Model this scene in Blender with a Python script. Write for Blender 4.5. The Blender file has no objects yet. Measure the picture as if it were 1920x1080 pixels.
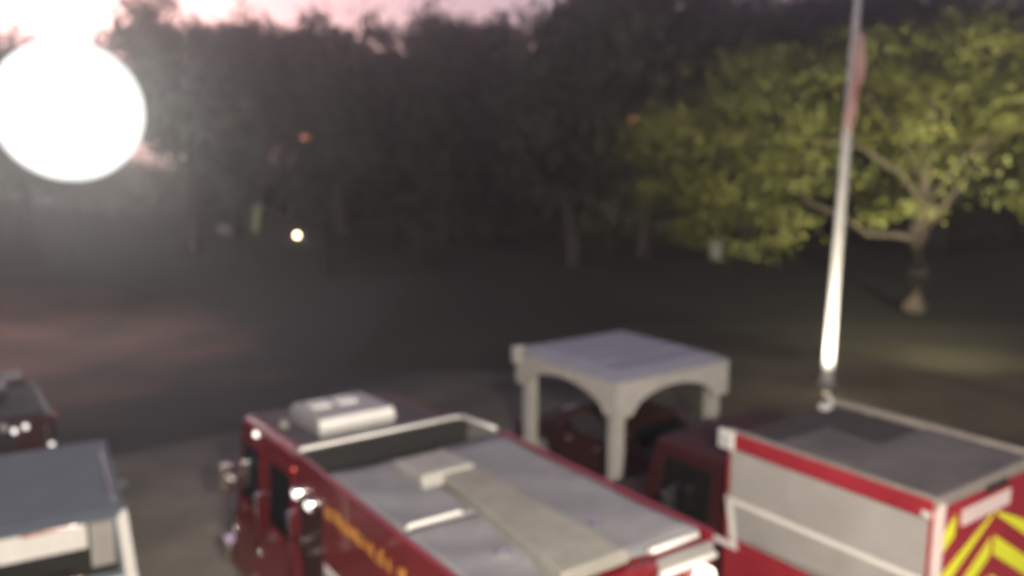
import bpy, bmesh, math, random
import numpy as np
from mathutils import Vector, Matrix

R = math.radians
scene = bpy.context.scene
COL = scene.collection

# ------------------------------------------------------------------ camera
CAM_H = 6.4
PITCH = 9.2
FPX = 1574.0                       # focal length in pixels of the 1920 wide frame
cam_d = bpy.data.cameras.new('camera')
cam = bpy.data.objects.new('camera', cam_d)
COL.objects.link(cam)
cam.location = (0, 0, CAM_H)
cam.rotation_euler = (R(90 - PITCH), 0, 0)
cam_d.sensor_width = 36
cam_d.lens = FPX / 1920 * 36
cam_d.clip_start = 0.05
cam_d.clip_end = 4000
cam_d.dof.use_dof = True           # the photograph is out of focus everywhere: focused too near
cam_d.dof.focus_distance = 2.0
cam_d.dof.aperture_fstop = 1.1
scene.camera = cam

# ------------------------------------------------------------------ sky, sun, exposure
SUN_AZ = -27.5                     # degrees left of the view
SUN_EL = 2.5
world = bpy.data.worlds.new('World')
scene.world = world
world.use_nodes = True
wn = world.node_tree
wn.nodes.clear()
w_out = wn.nodes.new('ShaderNodeOutputWorld')
w_bg = wn.nodes.new('ShaderNodeBackground')
w_sky = wn.nodes.new('ShaderNodeTexSky')
w_sky.sky_type = 'NISHITA'
w_sky.sun_disc = False
w_sky.sun_elevation = R(SUN_EL)
w_sky.sun_rotation = R(SUN_AZ)
w_sky.air_density = 1.2
w_sky.dust_density = 0.9
w_sky.ozone_density = 2.5
w_mix = wn.nodes.new('ShaderNodeMix')
w_mix.data_type = 'RGBA'
w_mix.blend_type = 'MULTIPLY'
w_mix.inputs[0].default_value = 1.0
w_mix.inputs[7].default_value = (1.26, 0.87, 1.04, 1)     # rosy dusk air
w_bg.inputs[1].default_value = 0.15
w_hsv = wn.nodes.new('ShaderNodeHueSaturation')            # thin cloud veil: a paler sky
w_hsv.inputs['Saturation'].default_value = 0.52
wn.links.new(w_sky.outputs[0], w_hsv.inputs['Color'])
wn.links.new(w_hsv.outputs[0], w_mix.inputs[6])
wn.links.new(w_mix.outputs[2], w_bg.inputs[0])
wn.links.new(w_bg.outputs[0], w_out.inputs[0])

sun_d = bpy.data.lights.new('sun', 'SUN')
sun = bpy.data.objects.new('sun', sun_d)
COL.objects.link(sun)
sun_d.energy = 0.15
sun_d.angle = R(8)
sun_d.color = (1.0, 0.72, 0.6)
_sv = Vector((math.sin(R(SUN_AZ)) * math.cos(R(SUN_EL)), math.cos(R(SUN_AZ)) * math.cos(R(SUN_EL)), math.sin(R(SUN_EL))))
sun.rotation_euler = (-_sv).to_track_quat('-Z', 'Y').to_euler()
sun.location = (-60, 110, 40)

scene.view_settings.view_transform = 'Standard'
scene.view_settings.look = 'None'
scene.view_settings.exposure = 1.3
scene.view_settings.gamma = 1.0
scene.view_settings.use_curve_mapping = False
scene.render.engine = 'CYCLES'
scene.cycles.use_denoising = True
scene.cycles.max_bounces = 4
scene.cycles.diffuse_bounces = 1
scene.cycles.glossy_bounces = 2
scene.cycles.volume_bounces = 0
scene.cycles.use_adaptive_sampling = True
scene.cycles.adaptive_threshold = 0.03
scene.cycles.transparent_max_bounces = 6
scene.cycles.sample_clamp_indirect = 4.0

# assumed floodlight: unseen spot floating by the camera, added to light the vehicles
fl_d = bpy.data.lights.new('assumed_floodlight', 'SPOT')
fl = bpy.data.objects.new('assumed_floodlight', fl_d)
COL.objects.link(fl)
fl.location = (1.9, -2.3, 7.4)
fl.rotation_euler = (Vector((0.5, 9.5, 1.6)) - fl.location).to_track_quat('-Z', 'Y').to_euler()
fl_d.energy = 4000
fl_d.spot_size = R(115)
fl_d.spot_blend = 0.7
fl_d.shadow_soft_size = 0.12
fl_d.color = (1.0, 0.90, 0.74)

# ------------------------------------------------------------------ helpers
YAW = 35.1
SN, CS = math.sin(R(YAW)), math.cos(R(YAW))


def P(s, t, z=0.0):
    """s metres along the parked vehicles' heading, t metres across it."""
    return Vector((-SN * s + CS * t, CS * s + SN * t, z))


def ray(px, py):
    u, v = px - 960, py - 540
    c, s_ = math.cos(R(PITCH)), math.sin(R(PITCH))
    return Vector((u, FPX * c - v * s_, -v * c - FPX * s_))


def at(px, py, dist):
    """point seen at a pixel of the photograph at a distance along +Y."""
    r = ray(px, py)
    return Vector((0, 0, CAM_H)) + r * (dist / r.y)


def box(bm, x0, x1, y0, y1, z0, z1, bev=0.0, seg=2):
    m = Matrix.Translation(((x0 + x1) / 2, (y0 + y1) / 2, (z0 + z1) / 2)) @ Matrix.Diagonal((x1 - x0, y1 - y0, z1 - z0, 1))
    g = bmesh.ops.create_cube(bm, size=1.0, matrix=m)
    if bev > 0:
        es = list({e for v in g['verts'] for e in v.link_edges})
        bmesh.ops.bevel(bm, geom=es, offset=bev, segments=seg, profile=0.5, affect='EDGES')
    return bm


def prism(bm, pts, x0, x1):
    """polygon given in (y, z), extruded along x."""
    a = [bm.verts.new((x0, y, z)) for y, z in pts]
    b = [bm.verts.new((x1, y, z)) for y, z in pts]
    n = len(pts)
    f = [bm.faces.new(a), bm.faces.new(b[::-1])]
    for i in range(n):
        j = (i + 1) % n
        f.append(bm.faces.new((a[j], a[i], b[i], b[j])))
    bmesh.ops.recalc_face_normals(bm, faces=f)
    return bm


def hexa(bm, lo, hi):
    """solid between a lower quad and an upper quad (4 points each, same order)."""
    a = [bm.verts.new(p) for p in lo]
    b = [bm.verts.new(p) for p in hi]
    f = [bm.faces.new(a[::-1]), bm.faces.new(b)]
    for i in range(4):
        j = (i + 1) % 4
        f.append(bm.faces.new((a[i], a[j], b[j], b[i])))
    bmesh.ops.recalc_face_normals(bm, faces=f)
    return bm


def panel(bm, quad, u0, u1, v0, v1, off=0.006, th=0.02):
    """slab lying on a quad (p00, p10, p11, p01), between fractions u and v."""
    q = [Vector(p) for p in quad]
    n = (q[1] - q[0]).cross(q[3] - q[0]).normalized()

    def at_(u, v):
        return (q[0] * (1 - u) + q[1] * u) * (1 - v) + (q[3] * (1 - u) + q[2] * u) * v
    c = [at_(u0, v0), at_(u1, v0), at_(u1, v1), at_(u0, v1)]
    hexa(bm, [p + n * (off - th) for p in c], [p + n * off for p in c])
    return bm


def cyl(bm, c, axis, r, h, seg=16, r2=None):
    axis = Vector(axis).normalized()
    m = Matrix.Translation(Vector(c)) @ axis.to_track_quat('Z', 'Y').to_matrix().to_4x4()
    bmesh.ops.create_cone(bm, cap_ends=True, cap_tris=False, segments=seg, radius1=r, radius2=r if r2 is None else r2, depth=h, matrix=m)
    return bm


def tube(bm, pts, rad, seg=8):
    pts = [Vector(p) for p in pts]
    rad = rad if isinstance(rad, (list, tuple)) else [rad] * len(pts)
    rings = []
    for i, p in enumerate(pts):
        d = (pts[min(i + 1, len(pts) - 1)] - pts[max(i - 1, 0)]).normalized()
        q = d.to_track_quat('Z', 'Y')
        rings.append([bm.verts.new(p + q @ Vector((math.cos(k * math.tau / seg) * rad[i], math.sin(k * math.tau / seg) * rad[i], 0))) for k in range(seg)])
    for a, b in zip(rings, rings[1:]):
        for k in range(seg):
            f = bm.faces.new((a[k], a[(k + 1) % seg], b[(k + 1) % seg], b[k]))
            f.smooth = True
    bm.faces.new(rings[0][::-1])
    bm.faces.new(rings[-1])
    return bm


def new():
    return bmesh.new()


def obj(name, bm, mat, parent=None, smooth=False):
    me = bpy.data.meshes.new(name)
    if smooth:
        for f in bm.faces:
            f.smooth = True
    bm.to_mesh(me)
    bm.free()
    o = bpy.data.objects.new(name, me)
    me.materials.append(mat)
    COL.objects.link(o)
    if parent:
        o.parent = parent
    return o


def tag(o, label=None, cat=None, group=None, kind=None):
    if label:
        o['label'] = label
    if cat:
        o['category'] = cat
    if group:
        o['group'] = group
    if kind:
        o['kind'] = kind
    return o


def thing(name, label, cat, loc=(0, 0, 0), rz=0.0, group=None):
    o = bpy.data.objects.new(name, None)
    COL.objects.link(o)
    o.location = loc
    o.rotation_euler = (0, 0, R(rz))
    o.empty_display_size = 0.3
    return tag(o, label, cat, group)


# ------------------------------------------------------------------ materials
def material(name, col, rough=0.6, metal=0.0, var=0.25, scale=3.0, bump=0.0, bscale=40.0, coat=0.0, col2=None, spec=0.5, stretch=None):
    m = bpy.data.materials.new(name)
    m.use_nodes = True
    nt = m.node_tree
    b = nt.nodes['Principled BSDF']
    tc = nt.nodes.new('ShaderNodeTexCoord')
    src = tc.outputs['Object']
    if stretch:
        mp = nt.nodes.new('ShaderNodeMapping')
        mp.inputs['Scale'].default_value = stretch
        nt.links.new(src, mp.inputs[0])
        src = mp.outputs[0]
    n = nt.nodes.new('ShaderNodeTexNoise')
    n.inputs['Scale'].default_value = scale
    n.inputs['Detail'].default_value = 8
    n.inputs['Roughness'].default_value = 0.62
    nt.links.new(src, n.inputs['Vector'])
    cr = nt.nodes.new('ShaderNodeValToRGB')
    c2 = col2 if col2 else tuple(c * (1 - var) for c in col)
    cr.color_ramp.elements[0].position = 0.32
    cr.color_ramp.elements[1].position = 0.66
    cr.color_ramp.elements[0].color = (*c2, 1)
    cr.color_ramp.elements[1].color = (*col, 1)
    nt.links.new(n.outputs['Fac'], cr.inputs[0])
    nt.links.new(cr.outputs[0], b.inputs['Base Color'])
    mr = nt.nodes.new('ShaderNodeMapRange')
    mr.inputs['To Min'].default_value = max(0.02, rough - 0.08)
    mr.inputs['To Max'].default_value = min(1.0, rough + 0.10)
    nt.links.new(n.outputs['Fac'], mr.inputs['Value'])
    nt.links.new(mr.outputs[0], b.inputs['Roughness'])
    b.inputs['Metallic'].default_value = metal
    b.inputs['Coat Weight'].default_value = coat
    b.inputs['Coat Roughness'].default_value = 0.08
    b.inputs['Specular IOR Level'].default_value = spec
    if bump:
        n2 = nt.nodes.new('ShaderNodeTexNoise')
        n2.inputs['Scale'].default_value = bscale
        n2.inputs['Detail'].default_value = 4
        nt.links.new(src, n2.inputs['Vector'])
        bp = nt.nodes.new('ShaderNodeBump')
        bp.inputs['Strength'].default_value = bump
        bp.inputs['Distance'].default_value = 0.02
        nt.links.new(n2.outputs['Fac'], bp.inputs['Height'])
        nt.links.new(bp.outputs[0], b.inputs['Normal'])
    return m


def emitter(name, col, strength):
    m = bpy.data.materials.new(name)
    m.use_nodes = True
    b = m.node_tree.nodes['Principled BSDF']
    b.inputs['Base Color'].default_value = (*col, 1)
    b.inputs['Emission Color'].default_value = (*col, 1)
    b.inputs['Emission Strength'].default_value = strength
    return m


M = {}
M['redbright'] = material('bright_fire_red_paint', (0.38, 0.030, 0.048), 0.4, var=0.25, scale=1.5, coat=0.3)
M['red'] = material('fire_red_paint', (0.23, 0.013, 0.024), 0.35, var=0.3, scale=1.5, coat=0.5)
M['maroon'] = material('dark_maroon_paint', (0.045, 0.006, 0.009), 0.6, var=0.35, scale=1.5, coat=0.0)
M['white'] = material('white_paint', (0.74, 0.74, 0.72), 0.4, var=0.18, scale=2.0, coat=0.3)
M['silver'] = material('brushed_aluminium_door', (0.52, 0.50, 0.48), 0.45, 0.25, var=0.15, scale=2.0)
M['chrome'] = material('chrome', (0.85, 0.84, 0.82), 0.12, 1.0, var=0.1, scale=6)
M['alu'] = material('dull_aluminium', (0.55, 0.54, 0.52), 0.42, 0.6, var=0.2, scale=4)
M['tarp'] = material('grey_vinyl_tarpaulin', (0.26, 0.26, 0.27), 0.6, var=0.22, scale=1.8, bump=0.5, bscale=5)
M['roofgrey'] = material('grey_roof_sheet', (0.22, 0.21, 0.215), 0.55, var=0.25, scale=2.2, bump=0.2, bscale=30)
M['darkgrey'] = material('dark_grey_sheet', (0.055, 0.05, 0.05), 0.8, var=0.5, scale=2.5, bump=0.3, bscale=40)
M['dullrail'] = material('dull_edge_trim', (0.30, 0.27, 0.24), 0.6, var=0.25, scale=4)
M['deckgrey'] = material('worn_grey_deck', (0.15, 0.14, 0.135), 0.65, var=0.4, scale=1.6, bump=0.3, bscale=30)
M['offwhite'] = material('off_white_lid', (0.40, 0.39, 0.36), 0.5, var=0.2, scale=3)
M['acgrey'] = material('grey_unit_cover', (0.44, 0.44, 0.43), 0.55, var=0.2, scale=3)
M['cabtop'] = material('dull_dark_cab_top', (0.085, 0.07, 0.075), 0.6, var=0.3, scale=2.5, bump=0.2, bscale=30)
M['mast'] = material('dull_olive_mast', (0.06, 0.058, 0.055), 0.8, var=0.3, scale=5)
M['beige'] = material('pale_beige_canvas', (0.29, 0.28, 0.245), 0.7, var=0.2, scale=3, bump=0.4, bscale=8)
M['black'] = material('black_rubber', (0.018, 0.018, 0.019), 0.75, var=0.3, scale=8)
M['hose'] = material('dark_woven_hose', (0.06, 0.062, 0.055), 0.85, var=0.4, scale=14, bump=0.5, bscale=60)
M['glass'] = material('dark_window_glass', (0.012, 0.014, 0.016), 0.08, var=0.3, scale=2, spec=0.8)
M['lime'] = material('lime_reflective_sheet', (0.86, 0.90, 0.05), 0.35, var=0.08, scale=5)
M['gold'] = material('gold_leaf', (0.72, 0.33, 0.07), 0.5, 0.0, var=0.3, scale=20)
M['stripe'] = material('white_reflective_tape', (0.86, 0.84, 0.80), 0.35, var=0.1, scale=6)
M['pink'] = material('pale_rear_plate', (0.80, 0.66, 0.64), 0.4, var=0.12, scale=6)
M['lens'] = material('clear_lamp_lens', (0.82, 0.82, 0.80), 0.12, 0.3, var=0.1, scale=10, coat=0.6)
M['redlens'] = material('red_lamp_lens', (0.45, 0.012, 0.012), 0.15, var=0.3, scale=10, coat=0.6)
M['ac'] = material('white_air_conditioner_plastic', (0.66, 0.66, 0.64), 0.5, var=0.14, scale=3)
M['suvwhite'] = material('pale_silver_car_paint', (0.150, 0.178, 0.205), 0.75, var=0.2, scale=1.5, coat=0.0)
M['darkcar'] = material('dark_car_paint', (0.03, 0.032, 0.036), 0.3, var=0.3, scale=1.5, coat=0.6)
M['greycar'] = material('grey_car_paint', (0.10, 0.10, 0.105), 0.3, var=0.3, scale=1.5, coat=0.6)
M['shelterroof'] = material('grey_shelter_roof_sheet', (0.34, 0.35, 0.40), 0.55, var=0.18, scale=1.5)
M['shelterwhite'] = material('cream_white_shelter_paint', (0.58, 0.56, 0.50), 0.5, var=0.18, scale=4)
M['polewhite'] = material('white_pole_paint', (0.72, 0.71, 0.68), 0.4, var=0.15, scale=3)
M['darkmetal'] = material('dark_painted_metal', (0.035, 0.035, 0.037), 0.5, 0.3, var=0.3, scale=5)
M['asphalt'] = material('worn_asphalt', (0.026, 0.025, 0.022), 0.85, var=0.45, scale=0.35, bump=0.7, bscale=60)
M['litconcrete'] = material('stained_concrete_light_pool', (0.30, 0.265, 0.20), 0.85, var=0.45, scale=0.5, bump=0.4, bscale=50)
M['grass'] = material('dry_grass_ground', (0.030, 0.034, 0.018), 0.95, var=0.5, scale=0.25, bump=0.8, bscale=25)
M['litclay'] = material('reddish_clay_light_pool', (0.31, 0.165, 0.12), 0.9, var=0.45, scale=0.22, bump=0.6, bscale=30)
M['kerb'] = material('kerb_concrete', (0.26, 0.25, 0.23), 0.85, var=0.3, scale=2)
M['bark'] = material('grey_brown_bark', (0.14, 0.108, 0.08), 0.9, var=0.45, scale=3, bump=1.0, bscale=18, stretch=(3, 3, 0.6))
M['barkdark'] = material('dark_bark', (0.05, 0.042, 0.035), 0.9, var=0.4, scale=3, bump=0.8, bscale=12)
M['leaf'] = material('yellow_green_leaves', (0.125, 0.125, 0.020), 0.7, scale=0.45, col2=(0.050, 0.062, 0.010))
M['leafdark'] = material('dark_green_leaves', (0.042, 0.050, 0.024), 0.65, scale=0.3, col2=(0.022, 0.026, 0.016))
M['leafgrey'] = material('dusky_leaves', (0.050, 0.046, 0.034), 0.7, scale=0.3, col2=(0.028, 0.026, 0.020))
M['sign'] = material('pale_yellow_green_board', (0.42, 0.46, 0.20), 0.6, var=0.2, scale=4)
M['stone'] = material('pale_rough_stone', (0.55, 0.45, 0.38), 0.85, var=0.3, scale=3, bump=0.5, bscale=15)
M['pedestal'] = material('grey_pedestal_paint', (0.30, 0.30, 0.30), 0.6, var=0.2, scale=4)
M['flagpink'] = material('pale_pink_flag_cloth', (0.85, 0.64, 0.60), 0.85, scale=2.5, col2=(0.72, 0.44, 0.40), stretch=(1, 1, .4))  # pale mix of the flag's red and white
M['flagred'] = material('red_flag_cloth', (0.60, 0.22, 0.21), 0.85, var=0.2, scale=4)
M['flagwhite'] = material('white_flag_cloth', (0.75, 0.70, 0.68), 0.85, var=0.15, scale=4)
M['globe'] = emitter('glowing_globe', (0.98, 1.0, 0.965), 0.5)
M['lamp_warm'] = emitter('warm_lamp_glow', (1.0, 0.72, 0.42), 9.0)
M['lamp_amber'] = emitter('amber_lamp_glow', (1.0, 0.34, 0.2), 0.11)
M['lamp_white'] = emitter('white_lamp_glow', (1.0, 0.96, 0.88), 0.9)
M['lamp_dim'] = emitter('dim_lamp_glow', (1.0, 0.95, 0.9), 0.7)
M['lamp_red'] = emitter('red_marker_glow', (1.0, 0.14, 0.10), 0.35)
M['fixture'] = emitter('uplight_glow', (1.0, 0.82, 0.62), 0.6)

rng = random.Random(7)


# ------------------------------------------------------------------ ground
def ground_h(x, y):
    d = max(0.0, min(1.0, (y - 40) / 30))
    w = max(0.0, min(1.0, (-4 - x) / 18))
    d = d * d * (3 - 2 * d)
    w = w * w * (3 - 2 * w)
    return 2.3 * d * w


bm = new()
xs = [-700, -400, -250, -150, -100] + list(range(-80, 81, 4)) + [100, 150, 250, 400, 700]
ys = [-300, -100, -40, -10] + list(range(0, 121, 4)) + [150, 200, 300, 450, 700]
gv = [[bm.verts.new((x, y, ground_h(x, y))) for x in xs] for y in ys]
for j in range(len(ys) - 1):
    for i in range(len(xs) - 1):
        bm.faces.new((gv[j][i], gv[j][i + 1], gv[j + 1][i + 1], gv[j + 1][i]))
tag(obj('ground', bm, M['grass'], smooth=True), kind='structure')


def sheet(name, pts, z, mat):
    b = new()
    b.faces.new([b.verts.new((x, y, z)) for x, y in pts])
    return tag(obj(name, b, mat), kind='structure')


def st(s, t):
    p = P(s, t)
    return (p.x, p.y)


sheet('parking_yard', [st(-4, -14), st(-4, 15), st(13.6, 15), st(19, 8.6), st(30, 8.6), st(38, -14)], 0.004, M['asphalt'])
def soft_patch(mat, cx, cy, rx, ry, edge, lo=0.75, hi=1.35, nscale=0.35):
    """surface colour that thins out raggedly into the ground around it."""
    cm = mat.node_tree
    bs = cm.nodes['Principled BSDF']
    old = bs.inputs['Base Color'].links[0].from_socket
    tc = cm.nodes.new('ShaderNodeTexCoord')
    mp = cm.nodes.new('ShaderNodeMapping')
    mp.inputs['Location'].default_value = (-cx / rx, -cy / ry, 0)
    mp.inputs['Scale'].default_value = (1 / rx, 1 / ry, 0)
    cm.links.new(tc.outputs['Object'], mp.inputs[0])
    ln = cm.nodes.new('ShaderNodeVectorMath')
    ln.operation = 'LENGTH'
    cm.links.new(mp.outputs[0], ln.inputs[0])
    nz = cm.nodes.new('ShaderNodeTexNoise')
    nz.inputs['Scale'].default_value = nscale
    nz.inputs['Detail'].default_value = 6
    cm.links.new(tc.outputs['Object'], nz.inputs['Vector'])
    ad = cm.nodes.new('ShaderNodeMath')
    ad.operation = 'MULTIPLY_ADD'
    ad.inputs[1].default_value = 0.8
    cm.links.new(nz.outputs['Fac'], ad.inputs[0])
    cm.links.new(ln.outputs['Value'], ad.inputs[2])
    mr = cm.nodes.new('ShaderNodeMapRange')
    mr.inputs['From Min'].default_value = lo
    mr.inputs['From Max'].default_value = hi
    cm.links.new(ad.outputs[0], mr.inputs['Value'])
    mx = cm.nodes.new('ShaderNodeMix')
    mx.data_type = 'RGBA'
    cm.links.new(mr.outputs[0], mx.inputs[0])
    cm.links.new(old, mx.inputs[6])
    mx.inputs[7].default_value = (*edge, 1)
    cm.links.new(mx.outputs[2], bs.inputs['Base Color'])


soft_patch(M['litclay'], -27, 25.5, 18, 13, (0.036, 0.033, 0.028), 0.95, 1.5)  # reddish ground with the globe's pool of light painted in, fading outward
soft_patch(M['litconcrete'], -.5, 6, 13, 15.5, (0.034, 0.031, 0.027), 0.95, 1.6)  # near floodlight brightness painted into the concrete colour, darkening with distance
sheet('apron_light_pool', [(-20, -6), (18, -6), (18, 24), (-20, 24)], 0.008, M['litconcrete'])
M['litlawn'] = material('straw_lawn_light_pool', (0.21, 0.185, 0.10), 0.95, var=0.5, scale=0.5, bump=0.8, bscale=25)
soft_patch(M['litlawn'], 11.0, 22.5, 8.5, 6.5, (0.050, 0.046, 0.026))  # paler ellipse of dry grass: lamplight near the flagpole put into the colour
sheet('litlawn', [(6.2, 18.5), (24, 13), (30, 22), (22, 31), (4, 31), (3.4, 21)], 0.016, M['litlawn'])
sheet('clay_light_pool', [(-50, 17), (-8.5, 17), (-5, 20), (-5, 42), (-50, 42)], 0.012, M['litclay'])


# ------------------------------------------------------------------ trees
def crown_mesh(name, seed, n_clump, per, rad, leaf, shape='round', squash=1.0):
    """leaf-sized faces gathered in clumps through an uneven crown (unit-ish size, scaled by rad)."""
    g = np.random.default_rng(seed)
    cen = []
    lobes = [(g.uniform(-0.5, 0.5), g.uniform(-0.5, 0.5), g.uniform(-0.45, 0.55), g.uniform(0.45, 0.75)) for _ in range(7)]
    while len(cen) < n_clump:
        lx, ly, lz, lr = lobes[g.integers(len(lobes))]
        v = g.normal(size=3)
        v /= np.linalg.norm(v)
        rr = lr * (0.45 + 0.6 * g.random() ** 0.5)
        p = np.array([lx, ly, lz]) + v * rr
        cen.append(p)
    cen = np.array(cen) * np.array(rad) * np.array([1, 1, squash])
    n = n_clump * per
    cr = g.uniform(0.12, 0.30, size=n_clump) * max(rad)
    cr[:] *= 0.7
    pos = np.repeat(cen, per, axis=0) + g.normal(size=(n, 3)) * np.repeat(cr, per)[:, None] * np.array([1.0, 1.0, 0.55])
    return leaf_faces(name, pos, leaf, g)


def leaf_faces(name, pos, leaf, g):
    n = len(pos)
    a = g.normal(size=(n, 3))
    a /= np.linalg.norm(a, axis=1)[:, None]
    b = np.cross(a, g.normal(size=(n, 3)))
    b /= np.linalg.norm(b, axis=1)[:, None] + 1e-9
    sz = leaf * g.uniform(0.6, 1.4, size=(n, 1))
    v = np.empty((n, 4, 3))
    v[:, 0] = pos - a * sz
    v[:, 1] = pos - b * sz * 0.5
    v[:, 2] = pos + a * sz
    v[:, 3] = pos + b * sz * 0.5
    me = bpy.data.meshes.new(name)
    me.vertices.add(4 * n)
    me.vertices.foreach_set('co', v.reshape(-1))
    me.loops.add(4 * n)
    me.loops.foreach_set('vertex_index', np.arange(4 * n, dtype=np.int32))
    me.polygons.add(n)
    me.polygons.foreach_set('loop_start', np.arange(0, 4 * n, 4, dtype=np.int32))
    me.update(calc_edges=True)
    return me


def trunk_bm(h, r, seed, spread=1.0, limbs=6, lean=(0, 0)):
    g = random.Random(seed)
    b = new()
    top = Vector((lean[0] * h, lean[1] * h, h))
    pts = [Vector((0, 0, -0.3)), Vector((0, 0, 0.15)), top * 0.33 + Vector((g.uniform(-.1, .1), g.uniform(-.1, .1), 0)), top * 0.66, top]
    tube(b, pts, [r * 1.5, r * 1.15, r * 0.85, r * 0.6, r * 0.18], 10)
    for k in range(limbs):
        f = g.uniform(0.35, 0.85)
        a = math.tau * (k + g.uniform(-.3, .3)) / limbs
        p0 = top * f
        l = h * g.uniform(0.25, 0.5) * spread
        p1 = p0 + Vector((math.cos(a) * l * 0.5, math.sin(a) * l * 0.5, l * 0.35))
        p2 = p0 + Vector((math.cos(a) * l, math.sin(a) * l, l * 0.55))
        tube(b, [p0, p1, p2], [r * 0.45 * (1.2 - f), r * 0.3 * (1.2 - f), r * 0.06], 6)
    return b


CROWNS = [crown_mesh('crown_shape', 11 + k, 330, 46, (1, 1, 1), 0.055) for k in range(4)]


def back_tree(px, py_top, dist, half_w_px, label, clear=0.22, mat='leafdark', k=0, grp='trees along the back of the yard'):
    top = at(px, py_top, dist)
    gx, gy = top.x, top.y
    gz = ground_h(gx, gy)
    h = top.z - gz
    wr = half_w_px / FPX * dist
    t = thing('broadleaf_tree', label, 'tree', (gx, gy, gz), rng.uniform(0, 360), grp)
    obj('trunk', trunk_bm(h * 0.8, 0.028 * h, k * 17 + 3, 0.7, 7), M['barkdark'], t)
    cr = bpy.data.objects.new('crown', CROWNS[k % 4])
    COL.objects.link(cr)
    cr.parent = t
    ch = h * (1 - clear) / 2
    cr.scale = (wr / 0.92, wr / 0.92, ch / 0.98)
    cr.location = (0, 0, h - ch)
    return t


for m_, key in zip(CROWNS, ('leafdark', 'leafgrey', 'leafdark', 'leafgrey')):
    m_.materials.append(M[key])

BACK = [
    # px, top, distance, half width px, clear fraction, label
    (20, 50, 47, 95, 0.30, 'hazy tree behind the blinding white light, cut by the left edge of the picture'),
    (335, 6, 50, 95, 0.34, 'tall round-headed tree rising highest just right of the blinding white light'),
    (425, 48, 54, 62, 0.34, 'narrow tree top close against the right side of the tall round-headed tree'),
    (520, 58, 62, 85, 0.25, 'low hazy tree in the dip right of the tall round-headed tree'),
    (625, 28, 60, 80, 0.22, 'tree with the small rounded peak against the pink sky, left of centre'),
    (735, 62, 64, 90, 0.22, 'flat-topped tree filling the low stretch of the treeline under the pink sky'),
    (835, 40, 58, 62, 0.2, 'tree with a small knob-like top just left of the big dark tree'),
    (930, 46, 60, 85, 0.2, 'tree sloping up towards the big dark tree in the upper middle'),
    (1075, -45, 48, 120, 0.15, 'big dark tree in the upper middle, its left edge cutting the pink sky'),
    (1215, -70, 52, 120, 0.15, 'big dark tree behind the left tip of the floodlit tree'),
    (1410, 5, 56, 120, 0.15, 'dark tree behind the floodlit tree, left of the flagpole'),
    (1600, -40, 58, 130, 0.15, 'dark tree straight behind the flagpole top'),
    (1800, -60, 56, 150, 0.15, 'dark tree behind the right half of the floodlit tree'),
    (1960, -40, 60, 130, 0.15, 'dark tree at the far right edge behind the floodlit tree'),
]
for i, (px, py, d, hw, cl, lab) in enumerate(BACK):
    back_tree(px, py, d, hw, lab, cl, k=i)

# understorey that closes the view under the crowns
g = np.random.default_rng(5)
pos = []
for x0, x1, y0, hmax, n in ((-16, 62, 63, 8.5, 26000), (-60, -30, 78, 4.0, 4000), (-36, -14, 67, 4.6, 7000)):
    x = g.uniform(x0, x1, n)
    y = y0 + g.normal(size=n) * 1.8 + 2.0 * np.sin(x * 0.3)
    hh = hmax * (0.7 + 0.3 * np.sin(x * 0.55 + 1) * np.sin(x * 0.21))
    z = g.uniform(0, 1, n) ** 0.8 * hh
    z = z + np.array([ground_h(a, b) for a, b in zip(x, y)])
    pos.append(np.stack([x, y, z], 1))
me = leaf_faces('undergrowth', np.concatenate(pos), 0.35, g)
me.materials.append(M['leafgrey'])
ug = bpy.data.objects.new('undergrowth', me)
COL.objects.link(ug)
tag(ug, 'dark tangled undergrowth below the treeline', 'undergrowth', kind='stuff')

# the floodlit tree on the right
TB = Vector((16.3, 33.5, 0))
ft = thing('broadleaf_tree', 'yellow-green floodlit tree with a pale forked trunk right of the flagpole', 'tree', TB)
b = new()
tube(b, [(0, 0, -.3), (0, 0, .2), (0.05, 0, 1.6), (-0.02, 0, 3.0), (0.1, 0, 4.3), (0.05, .1, 6.5), (0.3, .3, 9.0)], [.58, .52, .48, .45, .34, .22, .08], 12)
LIMBS = [
    [(0, 0, 2.9), (-1.0, -.2, 3.15), (-2.3, -.5, 3.2), (-3.4, -.9, 3.9), (-5.2, -1.4, 4.6)],
    [(0.05, 0, 3.2), (0.75, -.1, 4.2), (1.5, -.3, 5.4), (2.5, -.4, 6.9), (3.4, -.5, 8.2)],
    [(0.1, 0, 4.2), (-1.2, -.6, 5.6), (-3.2, -1.4, 6.6), (-5.6, -2.0, 7.0)],
    [(0.1, 0, 4.6), (0.6, .8, 6.2), (1.6, 1.8, 8.2), (2.6, 2.4, 9.6)],
    [(0.1, 0, 4.3), (0.4, -1.5, 5.8), (0.6, -3.2, 6.9)],
    [(0.1, 0, 5.2), (-1.0, .6, 7.4), (-2.6, 1.0, 9.2)],
]
for l in LIMBS:
    tube(b, l, [0.15 * (1 - 0.8 * i / (len(l) - 1)) + 0.02 for i in range(len(l))], 8)
obj('trunk', b, M['bark'], ft)
g = np.random.default_rng(21)
cl = []
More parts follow.
